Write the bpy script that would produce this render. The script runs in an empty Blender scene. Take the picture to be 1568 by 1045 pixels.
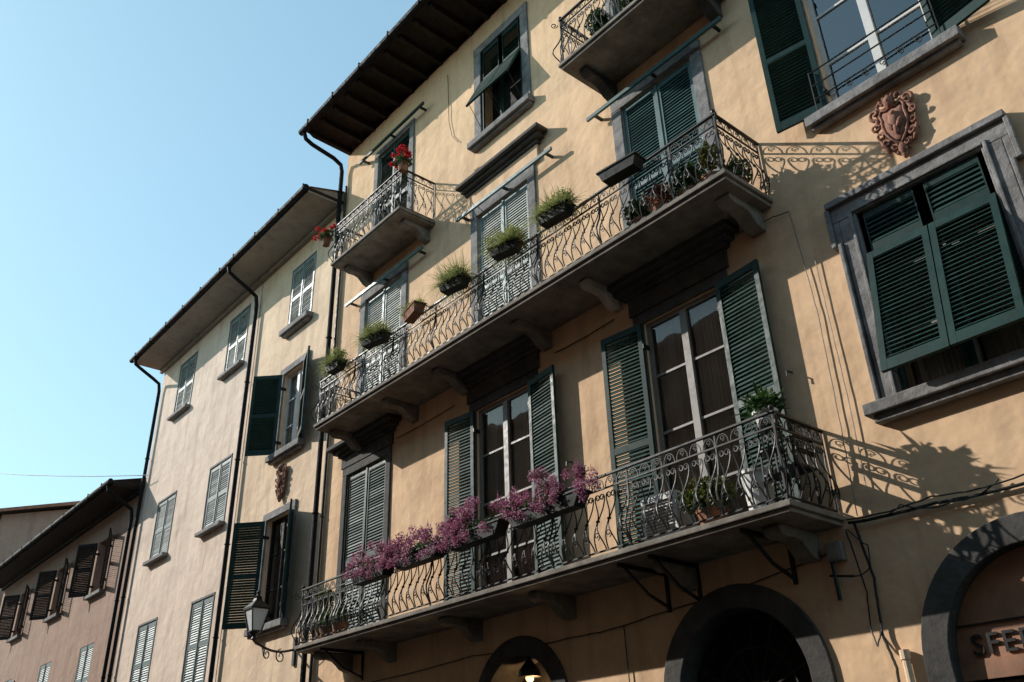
import bpy, math, random
import numpy as np
from mathutils import Vector, Matrix
random.seed(7); rng=np.random.default_rng(7)
sc=bpy.context.scene
V=Vector
# ---------------------------------------------------------------- materials
def newmat(name):
    m=bpy.data.materials.new(name); m.use_nodes=True
    nt=m.node_tree; b=nt.nodes['Principled BSDF']; return m,nt,b
def noise(nt,scale,detail=4,rough=.55,vec=None,stretch=None):
    g=nt.nodes.new('ShaderNodeNewGeometry')
    n=nt.nodes.new('ShaderNodeTexNoise'); n.inputs['Scale'].default_value=scale
    n.inputs['Detail'].default_value=detail; n.inputs['Roughness'].default_value=rough
    if stretch:
        mp=nt.nodes.new('ShaderNodeMapping'); mp.inputs['Scale'].default_value=stretch
        nt.links.new(g.outputs['Position'],mp.inputs['Vector']); nt.links.new(mp.outputs['Vector'],n.inputs['Vector'])
    else: nt.links.new(g.outputs['Position'],n.inputs['Vector'])
    return n.outputs['Fac']
def ramp(nt,fac,stops):
    r=nt.nodes.new('ShaderNodeValToRGB'); e=r.color_ramp.elements
    while len(e)<len(stops): e.new(.5)
    for i,(p,c) in enumerate(stops):
        e[i].position=p; e[i].color=(*c,1) if len(c)==3 else c
    nt.links.new(fac,r.inputs['Fac']); return r.outputs['Color']
def mixc(nt,a,b,fac,mode='MIX'):
    m=nt.nodes.new('ShaderNodeMix'); m.data_type='RGBA'; m.blend_type=mode
    for s,v in ((m.inputs[6],a),(m.inputs[7],b),(m.inputs[0],fac)):
        if isinstance(v,(int,float)): s.default_value=v
        elif isinstance(v,tuple): s.default_value=(*v,1)
        else: nt.links.new(v,s)
    return m.outputs[2]
def bump(nt,b,hs):
    prev=None
    for fac,st,dist in hs:
        bp=nt.nodes.new('ShaderNodeBump'); bp.inputs['Strength'].default_value=st; bp.inputs['Distance'].default_value=dist
        nt.links.new(fac,bp.inputs['Height'])
        if prev: nt.links.new(prev,bp.inputs['Normal'])
        prev=bp.outputs['Normal']
    nt.links.new(prev,b.inputs['Normal'])
def sc3(c,k): return tuple(min(1,x*k) for x in c)
def stucco(name,base,stain=(.55,.50,.45)):
    m,nt,b=newmat(name)
    c=ramp(nt,noise(nt,.9,6,.6),[(.3,sc3(base,.86)),(.5,base),(.72,sc3(base,1.09))])
    c2=ramp(nt,noise(nt,5,5,.65),[(.3,(.88,.88,.89)),(.6,(1,1,1))])
    c=mixc(nt,c,c2,1.0,'MULTIPLY')
    st=ramp(nt,noise(nt,1.0,6,.65,stretch=(3.2,3.2,.30)),[(.50,(0,0,0)),(.74,(.7,.7,.7))])
    dk=mixc(nt,c,stain,.8,'MULTIPLY')
    c=mixc(nt,c,dk,st)
    pt=ramp(nt,noise(nt,.45,4,.55,stretch=(1.3,1,.9)),[(.58,(0,0,0)),(.62,(.3,.3,.3))])
    c=mixc(nt,c,sc3(base,1.16),pt)
    sp=ramp(nt,noise(nt,3.2,7,.75),[(.66,(0,0,0)),(.70,(.55,.55,.55))])
    c=mixc(nt,c,tuple(x*.62+.05 for x in base),sp)
    nt.links.new(c,b.inputs['Base Color']); b.inputs['Roughness'].default_value=.92
    b.inputs['Specular IOR Level'].default_value=.2
    bump(nt,b,[(noise(nt,1.7,3,.5),.5,.09),(noise(nt,9,3,.5),.25,.015),(noise(nt,90,4,.6),.3,.004)])
    return m
def stone(name,base,rough=.85,sc_=6,bd=.02,spread=.35):
    m,nt,b=newmat(name)
    c=ramp(nt,noise(nt,sc_,6,.65),[(.28,sc3(base,1-spread)),(.5,base),(.75,sc3(base,1+spread))])
    c=mixc(nt,c,ramp(nt,noise(nt,1.2,4,.6),[(.35,(.7,.7,.7)),(.6,(1,1,1))]),1.0,'MULTIPLY')
    nt.links.new(c,b.inputs['Base Color']); b.inputs['Roughness'].default_value=rough
    b.inputs['Specular IOR Level'].default_value=.25
    bump(nt,b,[(noise(nt,sc_*1.5,4,.6),.6,bd),(noise(nt,70,4,.6),.5,.004)])
    return m
def paint(name,base,rough=.5,spread=.3,spec=.5,wear=None):
    m,nt,b=newmat(name)
    c=ramp(nt,noise(nt,4,5,.6),[(.3,sc3(base,1-spread)),(.7,sc3(base,1+spread))])
    if wear:
        w=ramp(nt,noise(nt,28,5,.7),[(.62,(0,0,0)),(.72,(.7,.7,.7))]); c=mixc(nt,c,wear,w)
    nt.links.new(c,b.inputs['Base Color'])
    r=ramp(nt,noise(nt,14,4),[(.3,(rough*.8,)*3),(.7,(min(1,rough*1.25),)*3)]); nt.links.new(r,b.inputs['Roughness'])
    b.inputs['Specular IOR Level'].default_value=spec
    bump(nt,b,[(noise(nt,60,3),.25,.003)])
    return m
def leafm(name,c1,c2,c3=None):
    m,nt,b=newmat(name)
    st=[(.3,c1),(.65,c2)]
    if c3: st.append((.8,c3))
    c=ramp(nt,noise(nt,22,3,.7),st); nt.links.new(c,b.inputs['Base Color']); b.inputs['Roughness'].default_value=.6
    tr=nt.nodes.new('ShaderNodeBsdfTranslucent'); nt.links.new(c,tr.inputs['Color'])
    mx=nt.nodes.new('ShaderNodeMixShader'); mx.inputs[0].default_value=.35
    nt.links.new(b.outputs[0],mx.inputs[1]); nt.links.new(tr.outputs[0],mx.inputs[2])
    nt.links.new(mx.outputs[0],nt.nodes['Material Output'].inputs['Surface']); return m
def glassm(name,ior):
    m=bpy.data.materials.new(name); m.use_nodes=True; nt=m.node_tree; nt.nodes.clear()
    o=nt.nodes.new('ShaderNodeOutputMaterial'); t=nt.nodes.new('ShaderNodeBsdfTransparent'); t.inputs[0].default_value=(.88,.91,.91,1)
    g=nt.nodes.new('ShaderNodeBsdfGlossy'); g.inputs['Roughness'].default_value=.02; g.inputs['Color'].default_value=(1,1,1,1)
    f=nt.nodes.new('ShaderNodeFresnel'); f.inputs['IOR'].default_value=ior
    gg=nt.nodes.new('ShaderNodeNewGeometry'); n=nt.nodes.new('ShaderNodeTexNoise'); n.inputs['Scale'].default_value=2.2; n.inputs['Detail'].default_value=1
    nt.links.new(gg.outputs['Position'],n.inputs['Vector'])
    bp=nt.nodes.new('ShaderNodeBump'); bp.inputs['Strength'].default_value=.15; bp.inputs['Distance'].default_value=.03
    nt.links.new(n.outputs['Fac'],bp.inputs['Height']); nt.links.new(bp.outputs['Normal'],g.inputs['Normal'])
    x=nt.nodes.new('ShaderNodeMixShader'); nt.links.new(f.outputs[0],x.inputs[0]); nt.links.new(t.outputs[0],x.inputs[1]); nt.links.new(g.outputs[0],x.inputs[2])
    nt.links.new(x.outputs[0],o.inputs['Surface']); return m
M={}
M['ochre']=stucco('ochre_stucco',(.78,.53,.33))
M['cream']=stucco('cream_stucco',(.80,.60,.42))
M['pink']=stucco('pink_stucco',(.78,.62,.50))
M['rose']=stucco('rose_stucco',(.40,.265,.20))
M['stone']=stone('grey_sandstone',(.24,.23,.225),spread=.45,bd=.03)
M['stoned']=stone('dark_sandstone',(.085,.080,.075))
M['slab']=stone('weathered_concrete',(.25,.22,.185),sc_=4,spread=.45)
M['slabl']=stone('pale_stone',(.50,.45,.38))
M['green']=paint('dark_green_paint',(.008,.034,.028),.5,spec=.25,wear=(.02,.055,.047))
M['greens']=paint('dark_green_slats',(.016,.050,.041),.5,spec=.35,wear=(.04,.08,.07))
M['teal']=paint('faded_teal_paint',(.045,.11,.11),.5); M['teals']=M['teal']
M['pale']=paint('bleached_green_paint',(.15,.21,.205),.55)
M['pales']=paint('sunlit_green_slats',(.68,.70,.66),.5,.12)  # faded green, whitened: sun glint on the slats put into the colour
M['greyg']=paint('grey_green_paint',(.06,.10,.10),.5); M['greygs']=paint('grey_green_slats',(.24,.30,.29),.5)
M['brown']=paint('dark_brown_wood',(.020,.014,.011),.7,spec=.3); M['browns']=M['brown']
M['iron']=paint('black_wrought_iron',(.012,.012,.012),.5,spec=.4,wear=(.03,.018,.012))
M['gutter']=paint('dark_metal_gutter',(.010,.010,.012),.7,spec=.2)
M['white']=paint('white_paint',(.66,.65,.62),.5,.1)
M['beige']=paint('grey_wood_paint',(.22,.20,.175),.5,.15)
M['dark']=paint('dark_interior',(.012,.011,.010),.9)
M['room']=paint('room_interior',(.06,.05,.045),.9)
M['soffit']=stucco('pale_soffit_plaster',(.34,.31,.27))
M['tile']=stone('terracotta_tile',(.33,.15,.09))
M['terra']=stone('terracotta_relief',(.34,.17,.12),sc_=20,bd=.01)
M['pot']=stone('terracotta_pot',(.30,.14,.085),sc_=15,bd=.004)
M['plastic']=paint('dark_planter_plastic',(.010,.014,.013),.6,spec=.3)
M['curtain']=paint('white_curtain_cloth',(.80,.78,.74),.9,.08)
M['glass']=glassm('window_glass',1.6); M['glassb']=glassm('reflective_window_glass',2.3)
M['frost']=paint('frosted_lamp_glass',(.75,.78,.78),.3,.05)
M['wood']=paint('red_brown_shop_wood',(.30,.15,.09),.5)
M['letter']=paint('black_sign_letters',(.012,.010,.010),.5)
M['asphalt']=stone('street_paving_stone',(.055,.052,.048),sc_=8,bd=.01)
M['fern']=leafm('fern_leaves',(.22,.26,.07),(.42,.43,.17),(.60,.56,.30))
M['leaf']=leafm('green_leaves',(.02,.05,.012),(.06,.12,.03))
M['leafy']=leafm('yellow_green_leaves',(.06,.09,.015),(.22,.22,.04),(.4,.33,.05))
M['heather']=leafm('heather_blossom',(.22,.06,.12),(.52,.20,.31),(.74,.48,.55))
M['red']=leafm('geranium_blossom',(.45,.01,.015),(.65,.03,.04))
M['redleaf']=leafm('reddish_leaves',(.10,.03,.015),(.22,.07,.03))
# ---------------------------------------------------------------- mesh builder
class MB:
    def __init__(s): s.v=[];s.f=[];s.m=[];s.mats=[]
    def mi(s,k):
        if k not in s.mats: s.mats.append(k)
        return s.mats.index(k)
    def add(s,vs,fs,mat):
        n=len(s.v); s.v.extend([tuple(p) for p in vs]); k=s.mi(mat)
        for f in fs: s.f.append(tuple(i+n for i in f)); s.m.append(k)
    def box(s,x0,x1,y0,y1,z0,z1,mat):
        if x0>x1:x0,x1=x1,x0
        if y0>y1:y0,y1=y1,y0
        if z0>z1:z0,z1=z1,z0
        s.add([(x0,y0,z0),(x1,y0,z0),(x1,y1,z0),(x0,y1,z0),(x0,y0,z1),(x1,y0,z1),(x1,y1,z1),(x0,y1,z1)],
          [(0,3,2,1),(4,5,6,7),(0,1,5,4),(1,2,6,5),(2,3,7,6),(3,0,4,7)],mat)
    def obox(s,o,ax,ay,az,lo,hi,mat):
        o=V(o);vs=[]
        for c in ((0,0,0),(1,0,0),(1,1,0),(0,1,0),(0,0,1),(1,0,1),(1,1,1),(0,1,1)):
            a=[hi[i] if c[i] else lo[i] for i in range(3)]
            vs.append(o+ax*a[0]+ay*a[1]+az*a[2])
        s.add(vs,[(0,3,2,1),(4,5,6,7),(0,1,5,4),(1,2,6,5),(2,3,7,6),(3,0,4,7)],mat)
    def tube(s,pts,r,mat,n=4,rs=None,closed=False):
        P=[V(p) for p in pts]; vs=[];fs=[];L=len(P)
        prevn=None
        for i,p in enumerate(P):
            if closed: t=P[(i+1)%L]-P[i-1]
            else: t=P[min(i+1,L-1)]-P[max(i-1,0)]
            if t.length<1e-9: t=V((0,0,1))
            t.normalize()
            if prevn is None:
                ref=V((0,0,1)) if abs(t.z)<.9 else V((0,1,0))
                nn=(ref-t*ref.dot(t)).normalized()
            else:
                nn=prevn-t*prevn.dot(t)
                nn=nn.normalized() if nn.length>1e-6 else V((1,0,0))
            prevn=nn; bb=t.cross(nn); rr=rs[i] if rs else r
            for k in range(n):
                a=2*math.pi*(k+.5)/n; vs.append(p+nn*(math.cos(a)*rr)+bb*(math.sin(a)*rr))
        for i in range(L if closed else L-1):
            j=(i+1)%L
            for k in range(n): fs.append((i*n+k,i*n+(k+1)%n,j*n+(k+1)%n,j*n+k))
        if not closed: fs.append(tuple(range(n))[::-1]); fs.append(tuple((L-1)*n+k for k in range(n)))
        s.add(vs,fs,mat)
    def prism(s,prof,x0,x1,mat):   # profile in (y,z)
        n=len(prof); vs=[(x0,y,z) for y,z in prof]+[(x1,y,z) for y,z in prof]
        fs=[(i,(i+1)%n,n+(i+1)%n,n+i) for i in range(n)]+[tuple(range(n))[::-1],tuple(range(n,2*n))]
        s.add(vs,fs,mat)
    def lathe(s,c,prof,mat,n=14):   # (r,z)
        vs=[];fs=[]
        for r,z in prof:
            for k in range(n): a=2*math.pi*k/n; vs.append((c[0]+r*math.cos(a),c[1]+r*math.sin(a),c[2]+z))
        for i in range(len(prof)-1):
            for k in range(n): fs.append((i*n+k,i*n+(k+1)%n,(i+1)*n+(k+1)%n,(i+1)*n+k))
        fs.append(tuple(range(n))[::-1]); fs.append(tuple((len(prof)-1)*n+k for k in range(n)))
        s.add(vs,fs,mat)
    def ell(s,c,r,mat,nu=12,nv=8,rot=0):
        vs=[];fs=[]
        for i in range(nv+1):
            ph=math.pi*i/nv
            for k in range(nu):
                a=2*math.pi*k/nu; x=math.sin(ph)*math.cos(a)*r[0]; y=math.sin(ph)*math.sin(a)*r[1]; z=math.cos(ph)*r[2]
                vs.append((c[0]+x*math.cos(rot)-z*math.sin(rot),c[1]+y,c[2]+x*math.sin(rot)+z*math.cos(rot)))
        for i in range(nv):
            for k in range(nu): fs.append((i*nu+k,i*nu+(k+1)%nu,(i+1)*nu+(k+1)%nu,(i+1)*nu+k))
        s.add(vs,fs,mat)
    def obj(s,name,parent=None,bevel=0,smooth=False):
        me=bpy.data.meshes.new(name); me.from_pydata(s.v,[],s.f)
        for k in s.mats: me.materials.append(M[k])
        me.polygons.foreach_set('material_index',s.m)
        if smooth: me.polygons.foreach_set('use_smooth',[True]*len(me.polygons))
        me.update()
        ob=bpy.data.objects.new(name,me); sc.collection.objects.link(ob)
        if parent: ob.parent=parent
        if bevel:
            b=ob.modifiers.new('bevel','BEVEL'); b.width=bevel; b.segments=2; b.limit_method='ANGLE'; b.angle_limit=math.radians(50)
        return ob
def empty(name,loc=(0,0,0)):
    e=bpy.data.objects.new(name,None); e.empty_display_size=.2; sc.collection.objects.link(e); return e
X=V((1,0,0));Y=V((0,1,0));Z=V((0,0,1))
# ---------------------------------------------------------------- components
def facade(mb,x0,x1,z0,z1,y,rects,mat,arches=(),depth=.28,revmat=None):
    R=[tuple(r) for r in rects]+[(c-r,c+r,z0,sp+r) for c,r,sp in arches]
    xs=sorted({x0,x1,*[r[0] for r in R],*[r[1] for r in R]}); zs=sorted({z0,z1,*[r[2] for r in R],*[r[3] for r in R]})
    xs=[x for x in xs if x0<=x<=x1]; zs=[z for z in zs if z0<=z<=z1]
    for i in range(len(xs)-1):
        for j in range(len(zs)-1):
            cx=(xs[i]+xs[i+1])/2; cz=(zs[j]+zs[j+1])/2
            if any(r[0]<cx<r[1] and r[2]<cz<r[3] for r in R): continue
            mb.add([(xs[i],y,zs[j]),(xs[i+1],y,zs[j]),(xs[i+1],y,zs[j+1]),(xs[i],y,zs[j+1])],[(0,1,2,3)],mat)
    rm=revmat or mat
    for a,b,c,d in rects:
        mb.add([(a,y,c),(a,y+depth,c),(a,y+depth,d),(a,y,d)],[(0,1,2,3)],rm)
        mb.add([(b,y,c),(b,y,d),(b,y+depth,d),(b,y+depth,c)],[(0,1,2,3)],rm)
        mb.add([(a,y,d),(a,y+depth,d),(b,y+depth,d),(b,y,d)],[(0,1,2,3)],rm)
        mb.add([(a,y,c),(b,y,c),(b,y+depth,c),(a,y+depth,c)],[(0,1,2,3)],rm)
    for c,r,sp in arches:
        n=28
        arc=[(c-r*math.cos(math.pi*k/n),sp+r*math.sin(math.pi*k/n)) for k in range(n+1)]
        for k in range(n):
            (xa,za),(xb,zb)=arc[k],arc[k+1]
            mb.add([(xa,y,za),(xb,y,zb),(xb,y,sp+r),(xa,y,sp+r)],[(0,1,2,3)],mat)
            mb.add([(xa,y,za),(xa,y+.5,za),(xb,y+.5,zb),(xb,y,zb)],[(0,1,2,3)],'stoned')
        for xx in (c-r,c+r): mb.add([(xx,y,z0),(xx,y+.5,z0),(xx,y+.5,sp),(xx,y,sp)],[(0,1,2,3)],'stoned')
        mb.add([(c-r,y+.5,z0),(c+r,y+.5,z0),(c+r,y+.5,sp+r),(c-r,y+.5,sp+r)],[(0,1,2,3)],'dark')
def archsur(mb,c,r,ro,sp,mat='stone',proj=.045):
    n=26; vs=[];fs=[]
    pi=[(c-r,0.0)]+[(c-r*math.cos(math.pi*k/n),sp+r*math.sin(math.pi*k/n)) for k in range(n+1)]+[(c+r,0.0)]
    po=[(c-ro,0.0)]+[(c-ro*math.cos(math.pi*k/n),sp+ro*math.sin(math.pi*k/n)) for k in range(n+1)]+[(c+ro,0.0)]
    for (a,b),(d,e) in zip(pi,po):
        vs+= [(a,0.003,b),(a,-proj,b),(d,-proj,e),(d,.003,e)]
    for i in range(len(pi)-1):
        for k in range(3): fs.append((i*4+k,i*4+k+1,(i+1)*4+k+1,(i+1)*4+k))
    mb.add(vs,fs,mat)
def frame(mb,x0,x1,z0,z1,w=.17,proj=.035,mat='stone',sill=True,head=None):
    hd=head or w
    mb.box(x0-w,x0-.001,-proj,.12,z0,z1,mat); mb.box(x1+.001,x1+w,-proj,.12,z0,z1,mat)
    mb.box(x0-w-.003,x1+w+.003,-proj-.004,.12,z1+.0005,z1+hd,mat)
    if sill: mb.box(x0-w-.07,x1+w+.07,-.16,.14,z0-.13,z0-.0005,mat); mb.box(x0-w-.03,x1+w+.03,-.10,.0,z0-.18,z0-.1305,mat)
def shutter(mb,o,ax,an,w,h,mat,up=Z,tilt=60,mid=True,pitch=.052):
    t=.02; st=.065; ms=mat+'s' if mat+'s' in M else mat
    mb.obox(o,ax,an,up,(0,-t,0),(st,t,h),mat); mb.obox(o,ax,an,up,(w-st,-t,0),(w,t,h),mat)
    rails=[(0,.12),(h-.09,h)]
    if mid and h>1.3: rails.append((h*.46,h*.46+.09))
    for a,b in rails: mb.obox(o,ax,an,up,(st,-t*.93,a),(w-st,t*.93,b),mat)
    rails.sort()
    for i in range(len(rails)-1):
        a=rails[i][1]+.02; b=rails[i+1][0]-.01
        n=max(1,int((b-a)/pitch))
        for k in range(n+1):
            c=V(o)+up*(a+(b-a)*(k+.0)/n+.012)
            tl=math.radians(tilt+random.uniform(-4,4))
            d=(an*math.cos(tl)-up*math.sin(tl)); e=(an*math.sin(tl)+up*math.cos(tl))
            mb.obox(c,ax,d,e,(st-.004,-.027,-.004),(w-st+.004,.027,.004),ms)
def casement(mb,x0,x1,z0,z1,y,mat,bars=3,curt=True,cm='curtain',gl='glass'):
    w=.06
    mb.box(x0,x0+w,y-.03,y+.04,z0,z1,mat); mb.box(x1-w,x1,y-.03,y+.04,z0,z1,mat)
    mb.box(x0+w,x1-w,y-.031,y+.041,z1-w,z1,mat); mb.box(x0+w,x1-w,y-.031,y+.041,z0,z0+.1,mat)
    c=(x0+x1)/2; mb.box(c-.05,c+.05,y-.045,y+.03,z0+.1,z1-w,mat)
    for k in range(1,bars+1):
        z=z0+(z1-z0)*k/(bars+1)
        mb.box(x0+w,c-.05,y-.02,y+.02,z-.015,z+.015,mat); mb.box(c+.05,x1-w,y-.02,y+.02,z-.015,z+.015,mat)
    mb.add([(x0+w,y,z0+.1),(x1-w,y,z0+.1),(x1-w,y,z1-w),(x0+w,y,z1-w)],[(0,1,2,3)],gl)
    if curt:
        n=60
        for (a,b) in ((x0+.03,c-.10),(c+.05,x1-.03)):
            vs=[];fs=[]
            for k in range(n+1):
                xx=a+(b-a)*k/n; yy=y+.09+.022*math.sin(k*1.05+a*9)+.01*math.sin(k*2.3)
                vs+=[(xx,yy,z0+.02),(xx,yy,z1-.05)]
            for k in range(n): fs.append((2*k,2*k+2,2*k+3,2*k+1))
            mb.add(vs,fs,cm)
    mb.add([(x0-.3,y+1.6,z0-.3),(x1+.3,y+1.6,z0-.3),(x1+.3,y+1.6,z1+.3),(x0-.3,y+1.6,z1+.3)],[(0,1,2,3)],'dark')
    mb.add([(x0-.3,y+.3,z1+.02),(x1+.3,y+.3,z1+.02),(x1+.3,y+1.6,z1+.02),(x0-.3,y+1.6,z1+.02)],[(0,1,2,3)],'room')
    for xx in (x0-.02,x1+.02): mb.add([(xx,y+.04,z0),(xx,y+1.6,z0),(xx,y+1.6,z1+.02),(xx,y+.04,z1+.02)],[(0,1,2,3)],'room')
def closed(mb,x0,x1,z0,z1,mat,y=.03):
    c=(x0+x1)/2; w=c-x0-.012
    shutter(mb,(x0+.008,y,z0+.02),X,-Y,w,z1-z0-.03,mat)
    shutter(mb,(c+.004,y,z0+.02),X,-Y,w,z1-z0-.03,mat)
    mb.box(c-.022,c+.022,y-.035,y-.0205,z0+.03,z1-.02,mat)
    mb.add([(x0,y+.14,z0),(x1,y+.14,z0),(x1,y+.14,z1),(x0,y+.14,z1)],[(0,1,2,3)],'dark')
def opened(mb,x0,x1,z0,z1,mat,aL=8,aR=8,w=None,y=-.06,tl=(60,60)):
    w=w or (x1-x0)/2
    for (hx,sg,a,tt) in ((x0,-1,aL,tl[0]),(x1,1,aR,tl[1])):
        if a is None: continue
        t=math.radians(a); ax=V((sg*math.cos(t),-math.sin(t),0)); an=V((-sg*math.sin(t)*1.0,-math.cos(t),0))
        shutter(mb,(hx,y,z0+.02),ax,an,w,z1-z0-.03,mat,tilt=tt)
        for zz in (z0+.3,z1-.35): mb.box(hx-.02,hx+.02,y-.02,.06,zz-.03,zz+.03,'iron')
def spiral(c,r,a0,turns,n,sg=1):
    out=[]
    for k in range(n+1):
        t=k/n; rr=r*(1-.75*t); a=a0+sg*turns*2*math.pi*t; out.append((c[0]+rr*math.cos(a),c[1]+rr*math.sin(a)))
    return out
def railing(mb,pts,z0,h,unit=.175,belly=.10,mat='iron',r=.0080):
    def bl(hh):
        t=hh/h; return belly*math.exp(-((t-.27)/.2)**2)
    for i in range(len(pts)-1):
        a=V((*pts[i],0));b=V((*pts[i+1],0)); e=(b-a); L=e.length; e.normalize(); nrm=V((e.y,-e.x,0))
        mp=lambda s,hh:a+e*s+nrm*bl(hh)+Z*(z0+hh)
        mb.obox(a+Z*(z0+h),e,nrm,Z,(-.02,-.022,-.010),(L+.02,.022,.010),mat)
        mb.obox(a+Z*(z0+h-.15),e,nrm,Z,(0,-.010,-.008),(L,.010,.008),mat)
        mb.obox(a+Z*(z0+.05),e,nrm,Z,(0,-.010,-.008),(L,.010,.008),mat)
        n=max(2,round(L/unit)); u=L/n
        for k in range(n):
            c=(k+.5)*u; hw=u*.42; top=h-.16
            for sg in (-1,1):
                pl=[]
                for q in range(15):
                    t=q/14; hh=.05+t*(top-.13)
                    s=hw*(.52+.48*math.cos(t*2*math.pi*1.0))
                    pl.append((c+sg*s,hh))
                rr=.040
                pl+= [ (c+sg*(hw-rr+x),hh2) for x,hh2 in [(rr*math.cos(a_)*(1-.6*t_),top-.08+rr*math.sin(a_)*(1-.6*t_)) for t_,a_ in [(j/9,2*math.pi*1.15*j/9) for j in range(1,10)]]]
                mb.tube([mp(*p) for p in pl],r,mat)
            sp=spiral((c,.20),.045,-math.pi/2,1.3,10,1); mb.tube([mp(*p) for p in sp],r*.8,mat)
            mb.obox(mp(c,top*.5),e,nrm,Z,(-.02,-.012,-.012),(.02,.012,.012),mat)
            s1=[(c-hw+ .0,h-.14)]+[(c-hw*math.cos(math.pi*j/8),h-.14+.11*math.sin(math.pi*j/8)) for j in range(1,8)]+[(c+hw,h-.14)]
            mb.tube([mp(*p) for p in s1],r*.8,mat)
            mb.tube([mp(*p) for p in spiral((c,h-.075),.035,-math.pi/2,1.2,8)],r*.7,mat)
            if k%7==0 and k: mb.tube([mp(k*u,t*h/10) for t in range(11)],r*1.5,mat)
    for i in range(1,len(pts)-1):
        p=V((*pts[i],0)); a=V((*pts[i-1],0)); b=V((*pts[i+1],0))
        d=((p-a).normalized()+(p-b).normalized()).normalized()
        mb.tube([p+Z*(z0+h*t/12) for t in range(13)],r*1.8,mat)
        mb.tube([p+d*(bl(h*t/12)*1.5)+Z*(z0+h*t/12) for t in range(13)],r*1.3,mat)
        mb.tube([p+d*(.05+q[0])+Z*(z0+q[1]) for q in spiral((.05,h-.10),.06,math.pi,1.3,12)],r,mat)
        mb.ell((p.x,p.y,z0+h+.045),(.03,.03,.035),mat,8,6)
    for p in (pts[0],pts[-1]):
        mb.tube([(p[0],p[1],z0+h*t/4) for t in range(5)],r*1.3,mat)
def balcony(par,x0,x1,d,zb,zt,h,corb,sm='slab',belly=.10,inset=.06):
    mb=MB()
    mb.box(x0,x1,-d,.0,zt-.06,zt,sm)
    mb.box(x0+.035,x1-.035,-d+.035,.0,zb+.025,zt-.0605,sm)
    for cx,w,m_,s in corb:
        z=zb+.0245; k=.72
        pr=[(0,z),(-d*.70*s,z),(-d*.73*s,z-.05*k),(-d*.70*s,z-.12*k),(-d*.60*s,z-.16*k),(-d*.46*s,z-.14*k),(-d*.34*s,z-.17*k),(-d*.24*s,z-.27*k),(-d*.19*s,z-.33*k),(-d*.09,z-.38*k),(0,z-.38*k)]
        mb.prism(pr,cx-w/2,cx+w/2,m_)
    mb.obj('balcony_slab',par,bevel=.010)
    mb=MB(); dd=d-inset
    railing(mb,[(x0+inset,-.02),(x0+inset,-dd),(x1-inset,-dd),(x1-inset,-.02)],zt,h,belly=belly)
    mb.obj('balcony_railing',par)
def doorhood(mb,x0,x1,z0,z1,mat='stoned'):
    mb.box(x0-.2,x1+.2,-.05,.0,z0,z1-.22,mat)
    mb.box(x0-.26,x1+.26,-.10,.0,z1-.2195,z1-.15,mat)
    mb.box(x0-.34,x1+.34,-.18,.0,z1-.1495,z1-.08,mat)
    mb.box(x0-.42,x1+.42,-.28,.0,z1-.0795,z1,mat)
def awnrail(mb,x0,x1,z,mat='teal'):
    mb.box(x0,x1,-.19,-.15,z-.03,z+.03,mat)
    for x in (x0+.15,x1-.15,(x0+x1)/2): mb.box(x-.02,x+.02,-.15,.0,z-.02,z+.02,'iron')
# foliage ------------------------------------------------------------
def leaves(mb,c,r,n,size,mat,blade=False,up=.0,shell=.35):
    c=np.array(c);r=np.array(r)
    d=rng.normal(size=(n,3)); d/=np.linalg.norm(d,axis=1)[:,None]
    rad=(shell+(1-shell)*rng.random(n))[:,None]; P=c+d*r*rad
    k=mb.mi(mat)
    a=rng.normal(size=(n,3)); a[:,2]+=up; a/=np.linalg.norm(a,axis=1)[:,None]
    b=np.cross(a,rng.normal(size=(n,3))); b/=np.linalg.norm(b,axis=1)[:,None]
    s=size*(.6+.8*rng.random(n))[:,None]; wd=.12 if blade else .45
    for p,u,w,ss in zip(P,a,b,s):
        q=len(mb.v); h=ss[0]
        mb.v.extend([tuple(p-u*h*.5),tuple(p+w*h*wd),tuple(p+u*h*.5),tuple(p-w*h*wd)]); mb.f.append((q,q+1,q+2,q+3)); mb.m.append(k)
def tuft(mb,c,n,L,mat,spread=.8,w=.006,x_ext=0,droop=.55):
    k=mb.mi(mat)
    for _ in range(n):
        a=random.uniform(0,2*math.pi); el=random.uniform(.1,1)*spread; l=L*random.uniform(.5,1.1)
        p=V(c)+V((random.uniform(-x_ext,x_ext),random.uniform(-.05,.05),0)); dr=V((math.cos(a)*el,math.sin(a)*el,1)).normalized()
        side=dr.cross(V((0,0,1))).normalized()*w; pts=[p+dr*(l*t)+V((0,0,-droop*l*el*t*t)) for t in (0,.35,.7,1)]
        for i in range(3):
            q=len(mb.v); s0=side*(1-i*.25); s1=side*(1-(i+1)*.3)
            mb.v.extend([tuple(pts[i]-s0),tuple(pts[i]+s0),tuple(pts[i+1]+s1),tuple(pts[i+1]-s1)]); mb.f.append((q,q+1,q+2,q+3)); mb.m.append(k)
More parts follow.
